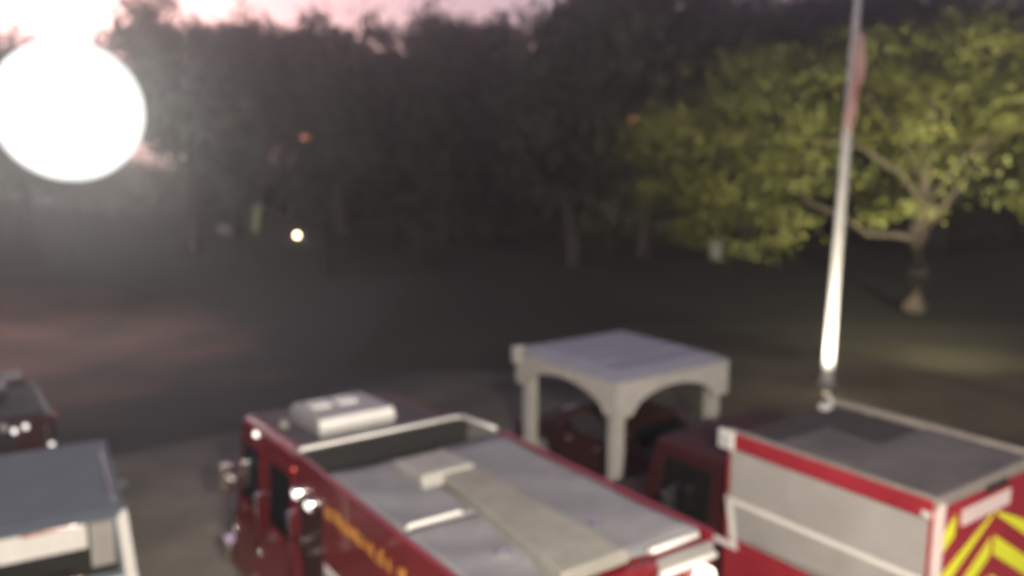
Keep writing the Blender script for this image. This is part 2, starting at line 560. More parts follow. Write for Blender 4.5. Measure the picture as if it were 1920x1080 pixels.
# layered, drooping sprays along the limbs
for k in range(330):
    a = g.uniform(0, math.tau)
    rr = 9.9 * math.sqrt(g.random())
    z_lo = 5.0 + 0.5 * math.sin(a * 3 + 1) - 0.012 * rr * rr
    z_hi = 11.8 - 0.040 * rr * rr
    z = g.uniform(z_lo, z_hi)
    if abs(rr * math.cos(a)) < 3.0 and math.sin(a) < .4 and z < 6.8 and g.random() < 0.9:
        continue
    x = rr * math.cos(a) * 1.15
    if x < -4 and z < 6.5 and g.random() < .45:
        z -= g.uniform(.3, 1.3)
    cl.append((x, rr * math.sin(a) * 0.8, z))
cl = np.array(cl)
per = 125
pos = np.repeat(cl, per, axis=0)
ext = g.uniform(0.25, 1.15, size=len(cl))
pos = pos + g.normal(size=pos.shape) * np.repeat(ext, per)[:, None] * np.array([0.95, 0.8, 0.30])
pos[:, 2] -= 0.10 * np.abs(g.normal(size=len(pos)))
me = leaf_faces('crown', pos, 0.10, g)
me.materials.append(M['leaf'])
co = bpy.data.objects.new('crown', me)
COL.objects.link(co)
co.parent = ft

# small shrub in the dark middle of the yard
c = at(800, 530, 46)
sh = thing('shrub', 'faint low rounded shrub in the dark middle of the yard', 'shrub', (c.x, c.y, 0))
me = crown_mesh('foliage', 77, 26, 40, (1.1, 1.1, 0.9), 0.09)
me.materials.append(M['leafdark'])
so = bpy.data.objects.new('foliage', me)
COL.objects.link(so)
so.parent = sh
so.location = (0, 0, 0.9)
obj('stem', tube(new(), [(0, 0, -.1), (0.05, 0, 0.5), (0, 0.05, 1.0)], [.07, .05, .02], 6), M['barkdark'], sh)


# ------------------------------------------------------------------ glare built as a glowing globe on an added mast
GD = 36.0
gc = at(130, 208, GD)
gr = 130 / FPX * (gc.y * math.cos(R(PITCH)) - (gc.z - CAM_H) * math.sin(R(PITCH)))
gl = thing('glare_globe', 'huge blinding round white glare at the upper left, built as a globe', 'floodlight', (gc.x, gc.y, ground_h(gc.x, gc.y)))
z0 = gc.z - ground_h(gc.x, gc.y)
b = new()
bmesh.ops.create_uvsphere(b, u_segments=48, v_segments=24, radius=gr, matrix=Matrix.Translation((0, 0, z0)))
obj('globe', b, M['globe'], gl, smooth=True)
gd = bpy.data.lights.new('globe_light', 'POINT')          # light added for the glare's halo, from the globe's whole surface
go = bpy.data.objects.new('globe_light', gd)
COL.objects.link(go)
go.parent = gl
go.location = (0, 0, z0)
gd.energy = 16000
gd.shadow_soft_size = gr * 1.06
gd.color = (1.0, .985, .95)
obj('mast', tube(new(), [(0, 0, -.2), (0, 0, z0 - gr + 0.05)], [.032, .028], 10), M['mast'], gl)  # mast, collar and plate added to carry the glare globe
obj('collar', cyl(new(), (0, 0, z0 - gr - 0.02), (0, 0, 1), 0.35, 0.18, 20, 0.2), M['darkmetal'], gl)
obj('base_plate', box(new(), -.35, .35, -.35, .35, 0, .05, .01), M['darkmetal'], gl)


# ------------------------------------------------------------------ cars
def wheel(parent, x, y, r, w, side):
    wt = obj('wheel', cyl(new(), (0, 0, 0), (1, 0, 0), r * 0.97, w, 22), M['black'], parent, smooth=False)
    wt.location = (x, y, r)
    b_ = new()
    cyl(b_, (side * (w / 2 + 0.004), 0, 0), (1, 0, 0), r * 0.6, 0.03, 18, )
    cyl(b_, (side * (w / 2 + 0.02), 0, 0), (1, 0, 0), r * 0.18, 0.04, 12)
    for k in range(6):
        a = k * math.tau / 6
        cyl(b_, (side * (w / 2 + 0.02), math.cos(a) * r * .38, math.sin(a) * r * .38), (1, 0, 0), r * 0.07, 0.03, 8)
    obj('rim', b_, M['alu'], wt)
    return wt


def arch_profile(top, L, zlow, wheels, r):
    """closed (y, z) outline: the top contour from rear to front, then back along the sill with wheel arches."""
    pts = list(top)
    for wy in sorted(wheels, reverse=True):
        for k in range(0, 9):
            a = math.pi * k / 8
            pts.append((wy + math.cos(a) * r, zlow + math.sin(a) * (r * 1.35 - (zlow - 0.25)) * 0.8))
    return pts


def car(name, label, cat, loc, rz, paint, kind='sedan', group=None, glass='glass', sz=1.0):
    t = thing(name, label, cat, loc, rz, group)
    if kind == 'sedan':
        L, W, belt, roof = 4.4, 1.75, 0.92, 1.42
        top = [(0, .32), (0, .72), (.12, .90), (.9, .95), (3.1, .93), (4.1, .78), (4.38, .62), (4.4, .32)]
        cb, cr_ = (.55, 3.35), (1.2, 2.45)
        wh, r = (.85, 3.5), .31
    elif kind == 'suv':
        L, W, belt, roof = 4.75, 1.9, 1.10, 1.97
        top = [(0, .38), (-.02, .85), (.02, 1.08), (3.2, 1.08), (4.3, 1.0), (4.68, .86), (4.75, .38)]
        cb, cr_ = (.03, 3.65), (.10, 2.95)
        wh, r = (.95, 3.8), .37
    else:  # pickup
        L, W, belt, roof = 5.4, 1.95, 1.12, 1.9
        top = [(0, .48), (0, 1.1), (3.9, 1.12), (5.0, 1.05), (5.36, .9), (5.4, .48)]
        cb, cr_ = (1.9, 4.0), (2.05, 3.35)
        wh, r = (1.0, 4.4), .40
    hw = W / 2
    zl = top[0][1]
    prof = arch_profile(top, L, zl, wh, r * 1.12)
    b_ = prism(new(), prof, -hw, hw)
    bmesh.ops.triangulate(b_, faces=[f for f in b_.faces if len(f.verts) > 4])
    obj('body', b_, paint, t)
    obj('underbody', box(new(), -hw + .25, hw - .25, .2, L - .2, .2, zl + .12), M['black'], t)
    ins = 0.12 if kind == 'suv' else 0.20
    lo = [(-hw + .04, cb[0], belt - .02), (hw - .04, cb[0], belt - .02), (hw - .04, cb[1], belt - .02), (-hw + .04, cb[1], belt - .02)]
    hi = [(-hw + ins, cr_[0], roof - .04), (hw - ins, cr_[0], roof - .04), (hw - ins, cr_[1], roof - .04), (-hw + ins, cr_[1], roof - .04)]
    obj('cabin', hexa(new(), lo, hi), paint, t)
    rb = box(new(), -hw + ins - .03, hw - ins + .03, cr_[0] - .03, cr_[1] + .05, roof - .06, roof, .028, 3)
    obj('roof', rb, paint, t)
    faces = {'rear': (lo[0], lo[1], hi[1], hi[0]), 'front': (lo[2], lo[3], hi[3], hi[2]), 'right': (lo[1], lo[2], hi[2], hi[1]), 'left': (lo[3], lo[0], hi[0], hi[3])}
    obj('rear_window', panel(new(), faces['rear'], .09, .91, .1, .88), M[glass], t)
    obj('windscreen', panel(new(), faces['front'], .06, .94, .08, .92), M[glass], t)
    for sd in ('left', 'right'):
        cuts = [(.12, .48), (.52, .86)] if kind != 'pickup' else [(.14, .86)]
        if kind == 'suv':
            cuts = [(.05, .28), (.32, .60), (.64, .88)]
            if sd == 'left':
                cuts = [(1 - b2, 1 - a2) for a2, b2 in cuts]
        for a0, a1 in cuts:
            obj('side_window', panel(new(), faces[sd], a0, a1, .1, .88), M[glass], t)
    for s_ in (-1, 1):
        for wy in wh:
            wheel(t, s_ * (hw - .13), wy, r, .22, s_)
        obj('tail_light', box(new(), s_ * (hw - .12) - .09, s_ * (hw - .12) + .09, -.03, .03, belt - .32, belt - .1, .01), M['redlens'], t)
        obj('headlight', box(new(), s_ * (hw - .28) - .17, s_ * (hw - .28) + .17, L - .16, L - .01, belt - .34, belt - .2, .02), M['lens'], t)
        mir = box(new(), s_ * (hw + .08) - .1, s_ * (hw + .08) + .1, cb[1] - .62, cb[1] - .5, belt - .02, belt + .14, .03)
        obj('mirror', mir, paint, t)
        for hy in (cb[0] + (cb[1] - cb[0]) * .42, cb[0] + (cb[1] - cb[0]) * .72)[:1 if kind == 'pickup' else 2]:
            obj('door_handle', box(new(), s_ * (hw + .01) - .015, s_ * (hw + .01) + .015, hy - .1, hy + .1, belt - .16, belt - .12, .008), M['chrome'], t)
    for nm, y_ in (('rear_bumper', -.04), ('front_bumper', L - .1)):
        obj(nm, box(new(), -hw + .03, hw - .03, y_ - .03, y_ + .15, zl - .03, zl + .2, .03), M['black'], t)
    obj('number_plate', box(new(), -.22, .22, -.075, -.071, zl + .05, zl + .16), M['white'], t)
    return t


# the pale car at the lower left
suv = car('utility_car', 'pale silver high-roofed car at lower left, its lit rear window facing us', 'car', P(11.05, .86) + Vector((.05, .02, 0)), 30, M['suvwhite'], 'suv')
for s_ in (-1, 1):
    obj('roof_rail', tube(new(), [(s_ * .74, .35, 1.96), (s_ * .74, .45, 2.01), (s_ * .74, 2.3, 2.01), (s_ * .74, 2.45, 1.96)], .018, 6), M['alu'], suv)
    obj('rear_pillar', hexa(new(), [(s_ * .915 - .085, -.03, 0.60), (s_ * .915 + .045, -.03, 0.60), (s_ * .915 + .045, .10, 0.60), (s_ * .915 - .085, .10, 0.60)],
                            [(s_ * .83 - .09, .03, 1.93), (s_ * .83 + .04, .03, 1.93), (s_ * .83 + .04, .2, 1.93), (s_ * .83 - .09, .2, 1.93)]), M['stripe'], suv)  # brightness of the lit corner put into the pillar's white colour
obj('spoiler', box(new(), -.78, .78, -.04, .14, 1.90, 1.945, .015), M['suvwhite'], suv)
obj('high_brake_light', box(new(), -.3, .3, .0, .03, 1.845, 1.875, .005), M['redlens'], suv)
obj('window_reflection', box(new(), -.70, .40, .022, .045, 1.55, 1.865, .005), M['stripe'], suv)  # pale slabs drawn in place of reflections in the rear glass
obj('window_reflection', box(new(), .43, .70, .015, .04, 1.28, 1.85, .005), M['offwhite'], suv)
obj('tailgate_trim', box(new(), -.78, .80, -.045, -.015, 1.06, 1.10, .01), M['white'], suv)
obj('wiper', tube(new(), [(-.3, -.02, 1.2), (.2, .0, 1.3)], .012, 6), M['black'], suv)
obj('emblem', box(new(), .10, .32, -.05, -.02, 1.12, 1.22, .01), M['redlens'], suv)

# ------------------------------------------------------------------ the dark red truck ahead of it
dt = thing('tanker_truck', 'dark red truck at the left edge beyond the pale car, dotted with glints', 'truck', P(17.2, .52), YAW)
obj('body', box(new(), -1.15, 1.15, 0, 2.6, .6, 1.58, .05), M['maroon'], dt)
lo = [(-1.1, 2.7, .55), (1.1, 2.7, .55), (1.1, 4.4, .55), (-1.1, 4.4, .55)]
hi = [(-.95, 2.8, 1.66), (.95, 2.8, 1.66), (.95, 3.9, 1.64), (-.95, 3.9, 1.64)]
obj('cab', hexa(new(), lo, hi), M['maroon'], dt)
obj('bonnet', box(new(), -1.05, 1.05, 4.3, 5.4, .55, 1.2, .08, 3), M['maroon'], dt)
obj('chassis', box(new(), -.5, .5, .1, 5.3, .32, .62), M['black'], dt)
obj('deck', box(new(), -1.05, 1.05, .15, 2.5, 1.581, 1.61, .01), M['darkgrey'], dt)
obj('hose_reel', cyl(new(), (-.45, .9, 1.82), (1, 0, 0), .2, .7, 20), M['hose'], dt)
obj('deck_box', box(new(), -.2, .55, 1.6, 2.3, 1.61, 1.80, .03), M['cabtop'], dt)
obj('rear_door', box(new(), -.5, .5, -.03, .0, .75, 1.4, .01), M['darkmetal'], dt)
for x, z in ((.50, 1.40), (.68, 1.45)):
    obj('rear_lamp', cyl(new(), (x, -.04, z), (0, 1, 0), .042, .07, 16), M['lamp_dim'], dt)
obj('rear_lamp', cyl(new(), (.34, -.05, 1.5), (0, 1, 0), .06, .07, 16), M['lens'], dt)
obj('marker_light', box(new(), 1.13, 1.21, .04, .12, 1.50, 1.58, .02), M['redlens'], dt)
obj('marker_light', box(new(), 1.03, 1.12, -.05, .01, 1.0, 1.06, .02), M['lamp_dim'], dt)
obj('rear_step', box(new(), -1.1, 1.1, -.35, -.01, .45, .52, .01), M['darkmetal'], dt)
for s_ in (-1, 1):
    for wy in (1.2, 4.4):
        wheel(dt, s_ * .98, wy, .42, .28, s_)
    obj('grab_rail', tube(new(), [(s_ * 1.0, -.02, .75), (s_ * 1.0, -.09, .8), (s_ * 1.0, -.09, 1.4), (s_ * 1.0, -.02, 1.45)], .02, 6), M['chrome'], dt)
obj('side_window', panel(new(), (lo[1], lo[2], hi[2], hi[1]), .15, .85, .52, .92), M['glass'], dt)
obj('side_window', panel(new(), (lo[3], lo[0], hi[0], hi[3]), .15, .85, .52, .92), M['glass'], dt)
obj('windscreen', panel(new(), (lo[2], lo[3], hi[3], hi[2]), .06, .94, .5, .94), M['glass'], dt)

# ------------------------------------------------------------------ the red fire engine in the middle
fe = thing('fire_engine', 'red fire engine in the middle with grey tarpaulin deck and white rooftop unit', 'fire engine', P(4.8, 4.42), YAW)
HW = 1.18
prof = [(0, .55), (0, 2.93), (3.38, 2.93), (3.38, .55)]
prof += [(1.55 + math.cos(math.pi * k / 8) * .62, .55 + math.sin(math.pi * k / 8) * .62) for k in range(9)]
b = prism(new(), prof, -HW, HW)
bmesh.ops.triangulate(b, faces=[f for f in b.faces if len(f.verts) > 4])
obj('body', b, M['red'], fe)
obj('pump_panel', box(new(), -HW + .02, HW - .02, 3.382, 4.1, .55, 2.62, .01), M['maroon'], fe)
obj('chassis', box(new(), -.55, .55, .2, 6.8, .35, .56), M['black'], fe)
# top rails of the body
for s_ in (-1, 1):
    obj('top_rail', box(new(), s_ * 1.165 - .035, s_ * 1.165 + .035, 0, 3.4, 2.90, 3.02, .012), M['red'], fe)
# tarpaulin panels over the hose bed
def tarp(x0, x1, y0, y1, z, sag, seed):
    b_ = new()
    gq = random.Random(seed)
    nx, ny = 10, 16
    ph = [gq.uniform(0, 6) for _ in range(4)]
    vs = [[b_.verts.new((x0 + (x1 - x0) * i / nx, y0 + (y1 - y0) * j / ny,
                         z - sag * math.sin(math.pi * i / nx) * (0.6 + .4 * math.sin(3.1 * j / ny * 3 + ph[0])) + .008 * math.sin(j * .9 + ph[1] + i * .4)))
           for i in range(nx + 1)] for j in range(ny + 1)]
    for j in range(ny):
        for i in range(nx):
            f = b_.faces.new((vs[j][i], vs[j][i + 1], vs[j + 1][i + 1], vs[j + 1][i]))
            f.smooth = True
    ex = bmesh.ops.extrude_face_region(b_, geom=list(b_.faces))
    bmesh.ops.translate(b_, verts=[v for v in ex['geom'] if isinstance(v, bmesh.types.BMVert)], vec=(0, 0, -.03))
    bmesh.ops.recalc_face_normals(b_, faces=list(b_.faces))
    return b_
obj('hose_bed_cover', tarp(-1.125, -.24, .12, 1.60, 3.005, .03, 1), M['tarp'], fe)
obj('hose_bed_cover', tarp(-1.125, -.27, 1.625, 3.34, 3.0, .03, 2), M['tarp'], fe)
obj('hose_bed_cover', tarp(.235, 1.125, .12, 3.34, 3.0, .03, 3), M['tarp'], fe)
# long beige covered ladder down the middle
b = hexa(new(), [(-.54, .05, 2.97), (.225, .05, 2.97), (.225, 2.45, 2.97), (-.24, 2.45, 2.97)], [(-.50, .07, 3.09), (.20, .07, 3.09), (.20, 2.42, 3.09), (-.22, 2.42, 3.09)])
bmesh.ops.bevel(b, geom=list(b.edges), offset=.03, segments=3, profile=.5, affect='EDGES')
obj('covered_ladder', b, M['beige'], fe)
b = new()
hexa(b, [(-.48, 2.38, 2.98), (.18, 2.38, 2.98), (.20, 3.12, 2.98), (-.46, 3.12, 2.98)], [(-.47, 2.42, 3.13), (.16, 2.42, 3.13), (.19, 3.10, 3.08), (-.45, 3.10, 3.08)])
bmesh.ops.bevel(b, geom=list(b.edges), offset=.025, segments=2, profile=.5, affect='EDGES')
obj('hatch_box', b, M['offwhite'], fe)
obj('seam_bar', tube(new(), [(-1.08, 1.61, 3.02), (-1.05, 1.61, 3.045), (-.52, 1.61, 3.045), (-.50, 1.61, 3.02)], .022, 8), M['stripe'], fe)
for x, y in ((-.62, .75), (.40, .72)):
    obj('latch', box(new(), x - .06, x + .06, y - .035, y + .035, 3.0, 3.045, .012), M['chrome'], fe)
# cross-lay trough behind the cab
for k, (y, z) in enumerate(((3.50, 2.70), (3.66, 2.72), (3.83, 2.69), (3.98, 2.72))):
    obj('folded_hose', box(new(), -1.05, 1.05, y - .07, y + .07, 2.621, z, .025), M['hose'], fe)
obj('trough_shade_panel', box(new(), -1.10, 1.10, 4.095, 4.128, 2.60, 2.99, .006), M['black'], fe)  # black panel added: the recess's shade put into its colour
obj('trough_wall', box(new(), -1.16, 1.16, 3.384, 3.42, 2.62, 2.98, .008), M['black'], fe)
for s_ in (-1, 1):
    obj('trough_side', box(new(), s_ * 1.14 - .03, s_ * 1.14 + .03, 3.421, 4.06, 2.60, 3.0, .008), M['alu' if s_ > 0 else 'red'], fe)
obj('trough_frame', tube(new(), [(-1.15, 4.08, 3.0), (-1.13, 4.08, 3.05), (.92, 4.08, 3.05), (1.02, 4.02, 3.05), (1.14, 3.44, 3.03)], .038, 8), M['alu'], fe)
# cab
cl_, ch_ = [(-HW, 4.13, .55), (HW, 4.13, .55), (HW, 6.95, .55), (-HW, 6.95, .55)], [(-1.12, 4.13, 2.94), (1.12, 4.13, 2.94), (1.10, 6.35, 2.86), (-1.10, 6.35, 2.86)]
b = hexa(new(), cl_, ch_)
bmesh.ops.bevel(b, geom=[e for e in b.edges if all(v.co.z > 2 for v in e.verts)] + [e for e in b.edges if abs(e.verts[0].co.z - e.verts[1].co.z) > 1], offset=.09, segments=3, profile=.5, affect='EDGES')
obj('cab', b, M['red'], fe)
b = hexa(new(), [(-.98, 4.2, 2.925), (.98, 4.2, 2.925), (.96, 6.2, 2.855), (-.96, 6.2, 2.855)], [(-.97, 4.21, 2.955), (.97, 4.21, 2.955), (.95, 6.19, 2.885), (-.95, 6.19, 2.885)])
obj('cab_roof', b, M['cabtop'], fe)
left = (cl_[3], cl_[0], ch_[0], ch_[3])
right = (cl_[1], cl_[2], ch_[2], ch_[1])
for q, nm in ((left, 'l'), (right, 'r')):
    for a0, a1 in ((.08, .42), (.55, .90)):
        if nm == 'r':
            a0, a1 = 1 - a1, 1 - a0
        d = obj('cab_door', panel(new(), q, a0, a1, .08, .90, .012, .03), M['red'], fe)
        obj('door_window', panel(new(), q, a0 + .03, a1 - .03, .52, .86, .018, .02), M['glass'], d)
        obj('handle', panel(new(), q, a0 + .04, a0 + .10, .42, .45, .05, .05), M['chrome'], d)
obj('windscreen', panel(new(), (cl_[2], cl_[3], ch_[3], ch_[2]), .05, .95, .50, .90, .012, .03), M['glass'], fe)
obj('grille', panel(new(), (cl_[2], cl_[3], ch_[3], ch_[2]), .2, .8, .08, .34, .02, .03), M['chrome'], fe)
obj('front_bumper', box(new(), -1.2, 1.2, 7.0, 7.35, .45, .75, .04), M['chrome'], fe)
for s_ in (-1, 1):
    obj('headlight', box(new(), s_ * .95 - .16, s_ * .95 + .16, 6.82, 6.97, .95, 1.15, .02), M['lens'], fe)
    for wy, in ((1.55,), (5.75,)):
        wheel(fe, s_ * 1.02, wy, .5, .30, s_)
    arm = new()
    tube(arm, [(s_ * 1.12, 6.55, 2.1), (s_ * 1.24, 6.62, 2.15), (s_ * 1.25, 6.62, 1.75), (s_ * 1.14, 6.6, 1.7)], .018, 6)
    box(arm, s_ * 1.26 - .09, s_ * 1.26 + .09, 6.58, 6.68, 1.72, 2.12, .03)
    obj('mirror', arm, M['chrome'], fe)
    # chrome grab rails by the doors and gauges and caps on the pump panel
    for y, z0_, z1_ in ((4.25, 1.35, 2.25), (5.45, 1.25, 2.05), (6.52, 1.2, 1.9)):
        xx = s_ * (HW + .06)
        obj('grab_rail', tube(new(), [(s_ * (HW - .05), y, z0_ - .04), (xx, y, z0_), (xx, y, z1_), (s_ * (HW - .08), y, z1_ + .04)], .024, 8), M['chrome'], fe)
    for y, z in ((3.62, 1.5), (3.86, 1.5), (3.74, 1.15), (3.62, 2.0), (3.88, 2.05)):
        obj('pump_cap', cyl(new(), (s_ * (HW + .02), y, z), (1, 0, 0), .085 if z < 1.8 else .06, .12, 16), M['chrome'], fe)
    obj('marker_light', box(new(), s_ * 1.10 - .05, s_ * 1.10 + .05, 5.64, 5.73, 2.74, 2.81, .025), M['lamp_white'], fe)
    # scene lights high on the body
    for y in (3.62, 4.0):
        lf = obj('scene_light', box(new(), s_ * (HW + .02) - .05, s_ * (HW + .02) + .05, y - .10, y + .10, 2.50, 2.63, .02), M['chrome'], fe)
        obj('lamp_lens', box(new(), s_ * (HW + .072) - .006, s_ * (HW + .072) + .006, y - .06, y + .06, 2.53, 2.60, .004), M['lamp_white'], lf)
    obj('side_stripe', box(new(), s_ * (HW + .004) - .004, s_ * (HW + .004) + .004, .05, 3.36, 1.86, 1.98), M['stripe'], fe)
    # compartment doors
    for y0, y1 in ((.10, .98), (1.02, 2.18), (2.22, 3.30)):
        z0_ = .62 if not (y0 > 1 and y0 < 2) else 1.25
        obj('compartment_door', box(new(), s_ * (HW + .003) - .006, s_ * (HW + .003) + .006, y0, y1, z0_, 1.80, .004), M['red'], fe)
        obj('door_bar', box(new(), s_ * (HW + .02) - .012, s_ * (HW + .02) + .012, y0 + .2, y1 - .2, z0_ + .08, z0_ + .12, .006), M['chrome'], fe)
obj('small_marker', box(new(), -1.21, -1.18, 4.13, 4.17, 2.79, 2.82, .01), M['lamp_red'], fe)
# gold lettering: unreadable strokes in a row
gq = random.Random(3)
y = 3.28
xo = -HW - .006
while y > .25:
    w = gq.uniform(.07, .13)
    b = new()
    for _k in range(gq.choice((1, 2, 2))):
        zb, zt = 2.54 + gq.uniform(0, .04), 2.73 - gq.uniform(0, .05)
        y0_, y1_ = y - w * _k * .8, y - w * _k * .8 - gq.uniform(-.05, .07)
        hexa(b, [(xo - .003, y0_ - .045, zb), (xo - .003, y0_, zb), (xo - .003, y1_, zt), (xo - .003, y1_ - .045, zt)],
             [(xo + .003, y0_ - .045, zb), (xo + .003, y0_, zb), (xo + .003, y1_, zt), (xo + .003, y1_ - .045, zt)])
    obj('gold_letter', b, M['gold'], fe)
    y -= w + gq.choice((.03, .05, .08))
# rooftop unit on the cab
acb = new()
hexa(acb, [(-.66, 4.64, 2.90), (.34, 4.64, 2.90), (.34, 5.66, 2.87), (-.66, 5.66, 2.87)], [(-.68, 4.62, 3.03), (.36, 4.62, 3.03), (.35, 5.66, 3.01), (-.67, 5.66, 3.01)])
ac = obj('rooftop_unit', acb, M['acgrey'], fe)
b = hexa(new(), [(-.69, 4.61, 3.033), (.37, 4.61, 3.033), (.36, 5.68, 3.013), (-.68, 5.68, 3.013)], [(-.67, 4.66, 3.16), (.35, 4.66, 3.16), (.31, 5.58, 3.14), (-.63, 5.58, 3.14)])
bmesh.ops.bevel(b, geom=list(b.edges), offset=.015, segments=2, profile=.5, affect='EDGES')
obj('cover', b, M['acgrey'], ac)
b = hexa(new(), [(-.67, 4.606, 3.04), (.35, 4.606, 3.04), (.35, 4.62, 3.04), (-.67, 4.62, 3.04)], [(-.655, 4.646, 3.15), (.335, 4.646, 3.15), (.335, 4.66, 3.15), (-.655, 4.66, 3.15)])
obj('lit_rear_strip', b, M['stripe'], ac)  # white strip against the grey cover: sloping rear's light put into colour
for x in (-.42, -.06):
    obj('vent_cap', box(new(), x - .13, x + .13, 5.12, 5.38, 3.14, 3.185, .015), M['stripe'], ac)
obj('roof_beacon', cyl(new(), (-.86, 5.35, 2.96), (0, 0, 1), .07, .1, 14, .05), M['beige'], fe)
# rear
obj('rear_panel', box(new(), -1.12, 1.12, -.03, -.001, .62, 2.80, .01), M['red'], fe)
for z, y, x1 in ((3.0, .06, 1.05), (2.84, -.08, 1.14)):
    obj('rear_rail', tube(new(), [(.48, y + .05, z - .03), (.50, y, z), (x1 - .02, y, z), (x1, y + .05, z - .03)], .032, 8), M['stripe'], fe)
obj('rear_ledge', box(new(), .46, 1.13, -.06, .0, 2.86, 2.95, .01), M['alu'], fe)
obj('rear_scene_light', cyl(new(), (1.0, -.07, 2.66), (0, 1, 0), .10, .09, 20), M['lamp_white'], fe)
obj('rear_scene_light', cyl(new(), (-1.0, -.07, 2.66), (0, 1, 0), .10, .09, 20), M['lamp_white'], fe)
obj('tailboard', box(new(), -1.15, 1.15, -.5, -.031, .45, .55, .015), M['alu'], fe)

# ------------------------------------------------------------------ the red and silver rescue truck at the right
rt = thing('rescue_truck', 'red and silver rescue truck at lower right with lime chevrons on its rear', 'rescue truck', P(4.0, 9.12), YAW)
RW = 1.12
prof = [(0, .55), (0, 2.9), (2.68, 2.9), (2.68, .55)] + [(1.5 + math.cos(math.pi * k / 8) * .62, .55 + math.sin(math.pi * k / 8) * .8) for k in range(9)]
b = prism(new(), prof, -RW, RW)
bmesh.ops.triangulate(b, faces=[f for f in b.faces if len(f.verts) > 4])
obj('body', b, M['redbright'], rt)
obj('chassis', box(new(), -.5, .5, .2, 5.0, .35, .56), M['black'], rt)
for s_ in (-1, 1):
    x0, x1 = sorted((s_ * (RW + .001), s_ * (RW + .03)))
    b = new()
    box(b, min(x0, x1) + .001, max(x0, x1) - .012, .09, 2.60, 1.62, 2.755)
    for k in range(13):
        box(b, *sorted((s_ * (RW + .012), s_ * (RW + .03))), .11, 2.58, 1.64 + k * .0855, 1.64 + k * .0855 + .074, .008, 1)
    rd = obj('roll_up_door', b, M['silver'], rt)
    obj('pull_bar', box(new(), *sorted((s_ * (RW + .02), s_ * (RW + .05))), .5, 2.2, 1.66, 1.70, .008), M['alu'], rd)
    obj('top_band', box(new(), *sorted((s_ * (RW + .001), s_ * (RW + .036))), .05, 2.55, 2.765, 2.97, .012), M['redbright'], rt)
    xo = s_ * (RW + .034)
    obj('side_stripe', box(new(), *sorted((xo - s_ * .003, xo + s_ * .003)), .04, 2.64, 2.07, 2.13), M['stripe'], rt)
    b = new()
    hexa(b, [(xo - .003, 2.44, 1.50), (xo - .003, 2.53, 1.50), (xo - .003, 2.66, 2.14), (xo - .003, 2.57, 2.14)], [(xo + .0035, 2.44, 1.50), (xo + .0035, 2.53, 1.50), (xo + .0035, 2.66, 2.14), (xo + .0035, 2.57, 2.14)])
    obj('stripe_riser', b, M['stripe'], rt)
    obj('lower_stripe', box(new(), *sorted((xo - s_ * .003, xo + s_ * .004)), 2.44, 2.95, 1.47, 1.55), M['stripe'], rt)
    ch = obj('corner_light', box(new(), *sorted((s_ * (RW - .02), s_ * (RW + .06))), 2.56, 2.80, 2.74, 2.98, .02), M['white'], rt)
    obj('lamp_lens', box(new(), *sorted((s_ * (RW + .061), s_ * (RW + .07))), 2.6, 2.76, 2.79, 2.93, .006), M['lens'], ch)
    obj('marker_light', box(new(), *sorted((s_ * (RW + .03), s_ * (RW + .06))), .06, .16, 2.78, 2.85, .01), M['lens'], rt)
    obj('roof_edge_rail', box(new(), s_ * (RW - .02) - .035, s_ * (RW - .02) + .035, .0, 2.68, 2.88, 3.0, .012), M['dullrail'], rt)
    for wy in (1.5, 4.1):
        wheel(rt, s_ * .96, wy, .5, .30, s_)
    obj('wheel_arch', tube(new(), [(s_ * (RW + .01), 1.5 + math.cos(math.pi * k / 8) * .66, .55 + math.sin(math.pi * k / 8) * .85) for k in range(9)], .03, 6), M['black'], rt)
obj('roof_edge_rail', box(new(), -RW + .06, RW - .06, .0, .07, 2.88, 3.0, .012), M['dullrail'], rt)
obj('roof_panel', box(new(), -RW + .08, RW - .08, .08, 1.35, 2.901, 2.955, .01), M['deckgrey'], rt)
obj('roof_panel', box(new(), -RW + .08, .05, 1.38, 2.1, 2.901, 2.94, .01), M['deckgrey'], rt)
obj('dark_roof_panel', box(new(), -RW + .08, RW - .08, 2.13, 2.62, 2.901, 2.93, .01), M['darkgrey'], rt)  # flat panels, darker in place of a recess in the roof
obj('dark_roof_panel', box(new(), .10, RW - .08, 1.40, 2.08, 2.901, 2.93, .01), M['darkgrey'], rt)
obj('roof_lamp', box(new(), .62, .80, 2.50, 2.62, 2.935, 3.03, .02), M['lens'], rt)
# rear face
obj('rear_panel', box(new(), -RW + .02, RW - .02, -.025, -.001, .6, 2.86, .008), M['redbright'], rt)
obj('rear_plate', box(new(), -.72, .30, -.040, -.0255, 2.62, 2.80, .008), M['pink'], rt)
obj('rear_lamp', box(new(), -.22, .22, -.05, -.002, 2.865, 2.93, .015), M['darkmetal'], rt)
obj('corner_post', box(new(), -RW - .012, -RW + .07, -.035, .05, .6, 2.95, .012), M['pink'], rt)
for k in range(7):
    for s_ in (-1, 1):
        zc = 2.62 - k * .46
        xa, xb = s_ * (RW - .03), s_ * .04
        za, zb = zc, zc + .62
        if k == 0:
            xb, zb = s_ * .84, zc + .16
        q = [(xa, za - .0), (xb, zb), (xb, zb - .22), (xa, za - .22)]
        q = [(x, max(.62, min(2.60 if abs(x) < .8 else 2.84, z))) for x, z in q]
        if len({z for _, z in q}) < 3:
            continue
        b = new()
        hexa(b, [(x, -.026, z) for x, z in q], [(x, -.030, z) for x, z in q])
        obj('chevron_stripe', b, M['lime'], rt)
for s_ in (-1, 1):
    obj('tail_light', cyl(new(), (s_ * .92, -.05, 1.3), (0, 1, 0), .09, .05, 16), M['redlens'], rt)
obj('rear_step', box(new(), -1.08, 1.08, -.4, -.031, .45, .55, .015), M['alu'], rt)
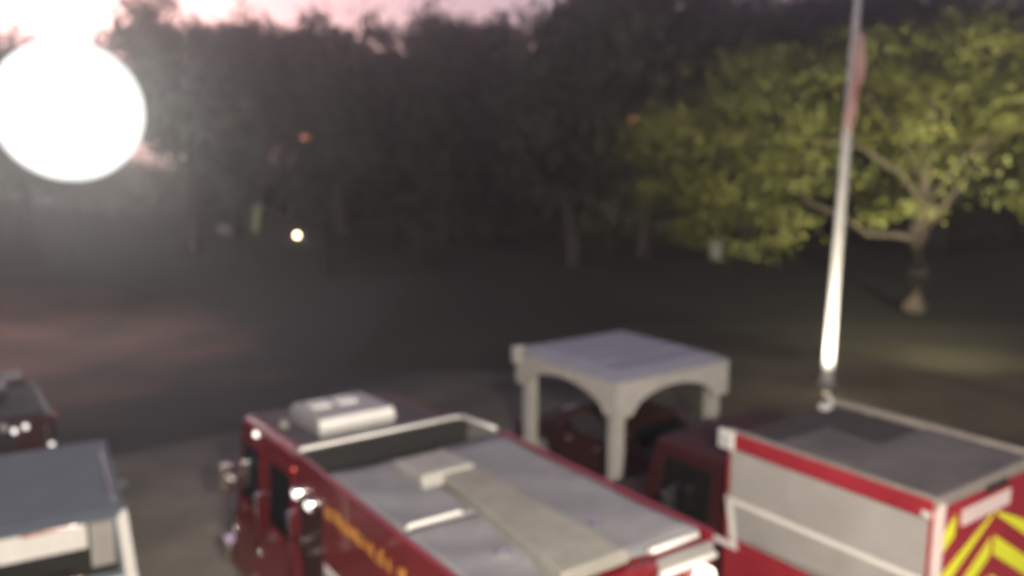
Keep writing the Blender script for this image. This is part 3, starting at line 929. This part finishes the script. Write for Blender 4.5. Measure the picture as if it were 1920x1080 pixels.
# cab
cl_ = [(-1.08, 2.78, .55), (1.08, 2.78, .55), (1.08, 4.45, .55), (-1.08, 4.45, .55)]
ch_ = [(-1.0, 2.80, 2.52), (1.0, 2.80, 2.52), (.98, 4.05, 2.50), (-.98, 4.05, 2.50)]
b = hexa(new(), cl_, ch_)
bmesh.ops.bevel(b, geom=[e for e in b.edges if all(v.co.z > 2 for v in e.verts)], offset=.08, segments=3, profile=.5, affect='EDGES')
obj('cab', b, M['maroon'], rt)
for q, a0, a1 in (((cl_[3], cl_[0], ch_[0], ch_[3]), .14, .9), ((cl_[1], cl_[2], ch_[2], ch_[1]), .1, .86)):
    d = obj('cab_door', panel(new(), q, a0, a1, .1, .92, .012, .03), M['maroon'], rt)
    obj('door_window', panel(new(), q, a0 + .08, a1 - .06, .52, .88, .018, .02), M['glass'], d)
    obj('handle', panel(new(), q, a1 - .16, a1 - .04, .42, .45, .045, .05), M['chrome'], d)
obj('windscreen', panel(new(), (cl_[2], cl_[3], ch_[3], ch_[2]), .06, .94, .5, .92, .012, .03), M['glass'], rt)
obj('bonnet', box(new(), -.95, .95, 4.40, 5.25, .6, 1.35, .1, 3), M['maroon'], rt)
for s_ in (-1, 1):
    arm = new()
    tube(arm, [(s_ * 1.02, 3.55, 1.95), (s_ * 1.2, 3.6, 1.9)], .018, 6)
    box(arm, s_ * 1.22 - .10, s_ * 1.22 + .10, 3.52, 3.66, 1.5, 1.84, .04)
    obj('mirror', arm, M['darkmetal'], rt)
    obj('mirror_cap', box(new(), s_ * 1.22 - .09, s_ * 1.22 + .09, 3.50, 3.64, 1.845, 1.89, .02), M['chrome'], rt)
    obj('headlight', box(new(), s_ * .75 - .13, s_ * .75 + .13, 5.2, 5.27, .9, 1.1, .015), M['lens'], rt)
obj('front_bumper', box(new(), -1.05, 1.05, 5.26, 5.5, .42, .7, .04), M['chrome'], rt)

# ------------------------------------------------------------------ open shelter with arched sides, and the car under it
SW, SL, SH = 2.86, 3.0, 2.5
sl = thing('open_shelter', 'square white open-sided shelter with grey flat roof and arched valances', 'shelter', P(10.4, 9.52), YAW)
b = new()
hexa(b, [(-.02, -.02, SH - .03), (SW + .02, -.02, SH - .03), (SW + .02, SL + .02, SH - .03), (-.02, SL + .02, SH - .03)], [(.25, .25, SH + .10), (SW - .25, .25, SH + .10), (SW - .25, SL - .25, SH + .10), (.25, SL - .25, SH + .10)])
obj('roof', b, M['shelterroof'], sl)
for y in (.9, 1.5, 2.1):
    obj('roof_seam', box(new(), .3, SW - .3, y - .015, y + .015, SH + .099, SH + .125, .005), M['shelterroof'], sl)


def valance(length, drop, arch):
    """fascia whose lower edge is arched, drawn along +y with thickness in x."""
    pts = [(0, SH - .031), (0, SH - drop - arch)]
    pts += [(.30 + (length - .60) * k / 12, SH - drop - arch * (1 - math.sin(math.pi * k / 12) ** .5)) for k in range(13)]
    pts += [(length, SH - drop - arch), (length, SH - .031)]
    b_ = prism(new(), pts, 0, .06)
    bmesh.ops.triangulate(b_, faces=[f for f in b_.faces if len(f.verts) > 4])
    return b_


v1 = obj('valance', valance(SL, .26, .42), M['shelterwhite'], sl)
v2 = obj('valance', valance(SL, .26, .42), M['shelterwhite'], sl)
v2.location = (SW - .06, 0, 0)
v3 = obj('valance', valance(SW - .13, .26, .42), M['shelterwhite'], sl)
v3.rotation_euler = (0, 0, R(-90))
v3.location = (.065, .062, 0)
v4 = obj('valance', valance(SW - .13, .26, .42), M['shelterwhite'], sl)
v4.rotation_euler = (0, 0, R(-90))
v4.location = (.065, SL, 0)
for x, y in ((.20, .22), (SW - .20, .22), (.20, SL - .22), (SW - .20, SL - .22)):
    p_ = obj('post', box(new(), x - .11, x + .11, y - .11, y + .11, 0, SH - .035, .015), M['shelterwhite'], sl)
    obj('base_block', box(new(), x - .17, x + .17, y - .17, y + .17, 0, .25, .02), M['kerb'], p_)
obj('corner_bracket', box(new(), -.07, .20, SL - .16, SL + .10, SH - .30, SH + .06, .05, 3), M['shelterwhite'], sl)
car('parked_car', 'dark red car half hidden behind the fire engine, under the white shelter', 'car', P(9.9, 11.05), YAW, M['maroon'], 'sedan')

# ------------------------------------------------------------------ flagpole, flag, uplight
fb = Vector((8.75, 22.6, 0))
lean = Vector((.018, 0, 1))
fp = thing('flagpole', 'tall white flagpole lit bright white near its foot', 'flagpole', fb)
obj('pole', tube(new(), [lean * z for z in (0, .3, 3, 7, 11.4)], [.17, .155, .14, .115, .08], 14), M['polewhite'], fp, smooth=False)
obj('collar', cyl(new(), (0, 0, .08), (0, 0, 1), .30, .16, 18, .22), M['kerb'], fp)
b = new()
bmesh.ops.create_uvsphere(b, u_segments=16, v_segments=10, radius=.14, matrix=Matrix.Translation(lean * 11.5))
obj('finial', b, M['gold'], fp, smooth=True)
obj('cleat', box(new(), -.03, .03, -.20, -.13, 1.15, 1.35, .01), M['alu'], fp)
obj('halyard', tube(new(), [(-.02, -.19, 1.25), (.1, -.17, 6), (.18, -.13, 9.6)], .008, 5), M['white'], fp)

fl_o = thing('hanging_flag', 'limp pinkish red and white flag hanging down the flagpole', 'flag', fb)


def flag_fold(z0_, z1_, w, x_off, ph):
    b_ = new()
    nz, nx = 18, 12
    rows = []
    for j in range(nz + 1):
        z = z0_ + (z1_ - z0_) * j / nz
        bulge = .35 + .65 * math.sin(math.pi * min(1, max(0, j / nz)) ** .8)
        row = []
        for i in range(nx + 1):
            u = i / nx
            x = lean.x * z + .0 + x_off + w * bulge * (u - .1) + .02 * math.sin(7 * u + j * .5 + ph)
            yy = -.26 + .10 * math.sin(u * 11 + ph + j * .12) * bulge
            row.append(b_.verts.new((x, yy, z)))
        rows.append(row)
    for j in range(nz):
        for i in range(nx):
            f = b_.faces.new((rows[j][i], rows[j][i + 1], rows[j + 1][i + 1], rows[j + 1][i]))
            f.smooth = True
    ex = bmesh.ops.extrude_face_region(b_, geom=list(b_.faces))
    bmesh.ops.translate(b_, verts=[v for v in ex['geom'] if isinstance(v, bmesh.types.BMVert)], vec=(0, .006, 0))
    bmesh.ops.recalc_face_normals(b_, faces=list(b_.faces))
    return b_


obj('upper_fold', flag_fold(8.0, 9.45, .27, -.03, 0), M['flagpink'], fl_o)
obj('lower_fold', flag_fold(6.95, 8.25, .29, -.13, 1.7), M['flagpink'], fl_o)
obj('red_stripe', flag_fold(7.1, 9.2, .14, -.02, 3.0), M['flagred'], fl_o)

ul = thing('uplight', 'small ground lamp at the foot of the flagpole', 'lamp', fb + Vector((-.62, -1.62, 0)))
obj('housing', cyl(new(), (0, 0, .10), (0, 0, 1), .11, .2, 16), M['darkmetal'], ul)
obj('lamp_lens', cyl(new(), (0, 0, .205), (.3, .6, 1), .09, .02, 16), M['fixture'], ul)
ud = bpy.data.lights.new('uplight_beam', 'SPOT')
uo = bpy.data.objects.new('uplight_beam', ud)
COL.objects.link(uo)
uo.parent = ul
uo.location = (0, 0, .26)
uo.rotation_euler = (Vector((.62, 1.62, 2.6))).to_track_quat('-Z', 'Y').to_euler()
ud.energy = 1000
ud.spot_size = R(100)
ud.spot_blend = 0.7
ud.shadow_soft_size = .07
ud.color = (1.0, .88, .68)
# added floodlight on a post, unseen past the right edge, washes the tree
fpst = thing('added_tree_floodlight', 'added unseen post and floodlight washing the yellow-green tree', 'floodlight', (14.6, 16.6, 0))
obj('post', tube(new(), [(0, 0, -.2), (0, 0, 2.9)], [.06, .05], 10), M['darkmetal'], fpst)
obj('lamp_head', box(new(), -.22, .22, -.16, .02, 2.9, 3.2, .02), M['darkmetal'], fpst)
obj('lamp_lens', box(new(), -.19, .19, .021, .03, 2.93, 3.17, .003), M['fixture'], fpst)
ud2 = bpy.data.lights.new('added_tree_beam', 'SPOT')
uo2 = bpy.data.objects.new('added_tree_beam', ud2)
COL.objects.link(uo2)
uo2.parent = fpst
uo2.location = (0, .12, 3.05)
uo2.rotation_euler = (Vector((-.9, 16.5, 4.4))).to_track_quat('-Z', 'Y').to_euler()
ud2.energy = 9500
ud2.spot_size = R(82)
ud2.spot_blend = .9
ud2.shadow_soft_size = .14
ud2.color = (1.0, .92, .66)

# ------------------------------------------------------------------ small things across the dark yard
c = at(557, 441, 56)
gz = ground_h(c.x, c.y)
lp = thing('lamp_post', 'small warm lit lamp on a low post across the dark yard', 'lamp', (c.x, c.y, gz))
h = c.z - gz
obj('post', tube(new(), [(0, 0, -.1), (0, 0, h - .2)], [.06, .05], 8), M['darkmetal'], lp)
b = new()
bmesh.ops.create_uvsphere(b, u_segments=14, v_segments=10, radius=.15, matrix=Matrix.Translation((0, 0, h)))
obj('lantern', b, M['lamp_warm'], lp, smooth=True)
obj('cap', cyl(new(), (0, 0, h + .24), (0, 0, 1), .24, .1, 14, .06), M['darkmetal'], lp)
obj('arm', tube(new(), [(0, 0, h - .25), (-.7, 0, h - .3), (-1.3, 0, h - .32)], .07, 6), M['stone'], lp)  # arm added in place of the lamp's reddish light streak

c = at(480, 456, 56)
gz = ground_h(c.x, c.y)
bd = thing('leaning_board', 'pale yellow-green upright board leaning right, left of the small warm lamp', 'board', (c.x, c.y, gz))
obj('face', hexa(new(), [(-.26, -.05, 0), (.16, -.05, 0), (.16, .05, 0), (-.26, .05, 0)], [(.0, -.05, 1.85), (.46, -.05, 1.85), (.46, .05, 1.85), (.0, .05, 1.85)]), M['sign'], bd)
obj('foot', box(new(), -.34, .24, -.14, .14, -.1, .06, .02), M['darkmetal'], bd)
obj('brace', tube(new(), [(.2, .05, 1.2), (.2, .7, 0)], .03, 6), M['darkmetal'], bd)

c = at(437, 462, 55.5)
gz = ground_h(c.x, c.y)
wl = thing('low_wall', 'short pale stone wall left of the leaning yellow-green board', 'wall', (c.x, c.y, gz))
for k, (x, w_, h_) in enumerate(((-.62, .5, .52), (-.10, .5, .36), (.42, .5, .40))):
    obj('stone', box(new(), x - w_ / 2, x + w_ / 2, -.18 - .02 * k, .18, 0, h_, .04), M['stone'], wl)

c = at(1340, 500, 50)
pd = thing('utility_pedestal', 'pale grey upright box standing in the dark left of the flagpole', 'utility box', (c.x, c.y, 0))
obj('case', box(new(), -.33, .33, -.2, .2, 0, 1.25, .06), M['pedestal'], pd)
obj('lid', box(new(), -.37, .37, -.24, .24, 1.251, 1.36, .03), M['pedestal'], pd)
obj('door', box(new(), -.27, .27, -.215, -.2005, .15, 1.1, .01), M['pedestal'], pd)


def street_lamp(px, py, d, label, side):
    c_ = at(px, py, d)
    gz_ = ground_h(c_.x, c_.y)
    t = thing('street_lamp', label, 'street lamp', (c_.x, c_.y, gz_), 0, 'dim orange street lamps')
    h_ = c_.z - gz_
    obj('pole', tube(new(), [(side * 1.1, .3, -.2), (side * 1.1, .3, h_ - .3), (side * .9, .2, h_ + .15), (side * .2, 0, h_ + .22)], [.04, .03, .025, .02], 8), M['mast'], t)
    obj('head', hexa(new(), [(-.34, -.17, h_ + .06), (.34, -.17, h_ + .06), (.34, .17, h_ + .06), (-.34, .17, h_ + .06)], [(-.25, -.1, h_ + .22), (.25, -.1, h_ + .22), (.25, .1, h_ + .22), (-.25, .1, h_ + .22)]), M['darkmetal'], t)
    b_ = new()
    bmesh.ops.create_uvsphere(b_, u_segments=14, v_segments=8, radius=.20, matrix=Matrix.Translation((0, 0, h_)) @ Matrix.Diagonal((1.2, .7, .75, 1)))
    obj('bulb_cover', b_, M['lamp_amber'], t, smooth=True)
    return t


street_lamp(572, 257, 44, 'dim orange street lamp before the trees, high above the small warm lamp', 1)
street_lamp(1187, 222, 44, 'dim orange street lamp at the left tip of the floodlit tree', -1)

# dark cars parked in a row far beyond the globe
for px, key, lab in ((95, 'darkcar', 'dark parked car under the blinding white light, leftmost of the far row'),
                     (165, 'greycar', 'grey parked car under the blinding white light, middle of the far row'),
                     (240, 'darkcar', 'dark parked car under the blinding white light, rightmost of the far row')):
    c = at(px, 372, 66)
    car('parked_car', lab, 'car', (c.x - .3, c.y, ground_h(c.x, c.y)), 25, M[key], 'sedan', 'cars parked in the far row')

# ------------------------------------------------------------------ haze
b = box(new(), -720, 720, -320, 720, -1.5, 26)
hz = tag(obj('haze', b, None), kind='stuff')
hm = bpy.data.materials.new('thin_dusk_haze')
hm.use_nodes = True
hn = hm.node_tree
hn.nodes.clear()
ho = hn.nodes.new('ShaderNodeOutputMaterial')
hv = hn.nodes.new('ShaderNodeVolumePrincipled')
hv.inputs['Color'].default_value = (0.90, 0.90, 0.88, 1)
hv.inputs['Density'].default_value = 0.0052
hv.inputs['Anisotropy'].default_value = 0.86
hn.links.new(hv.outputs[0], ho.inputs['Volume'])
hz.data.materials.clear()
hz.data.materials.append(hm)
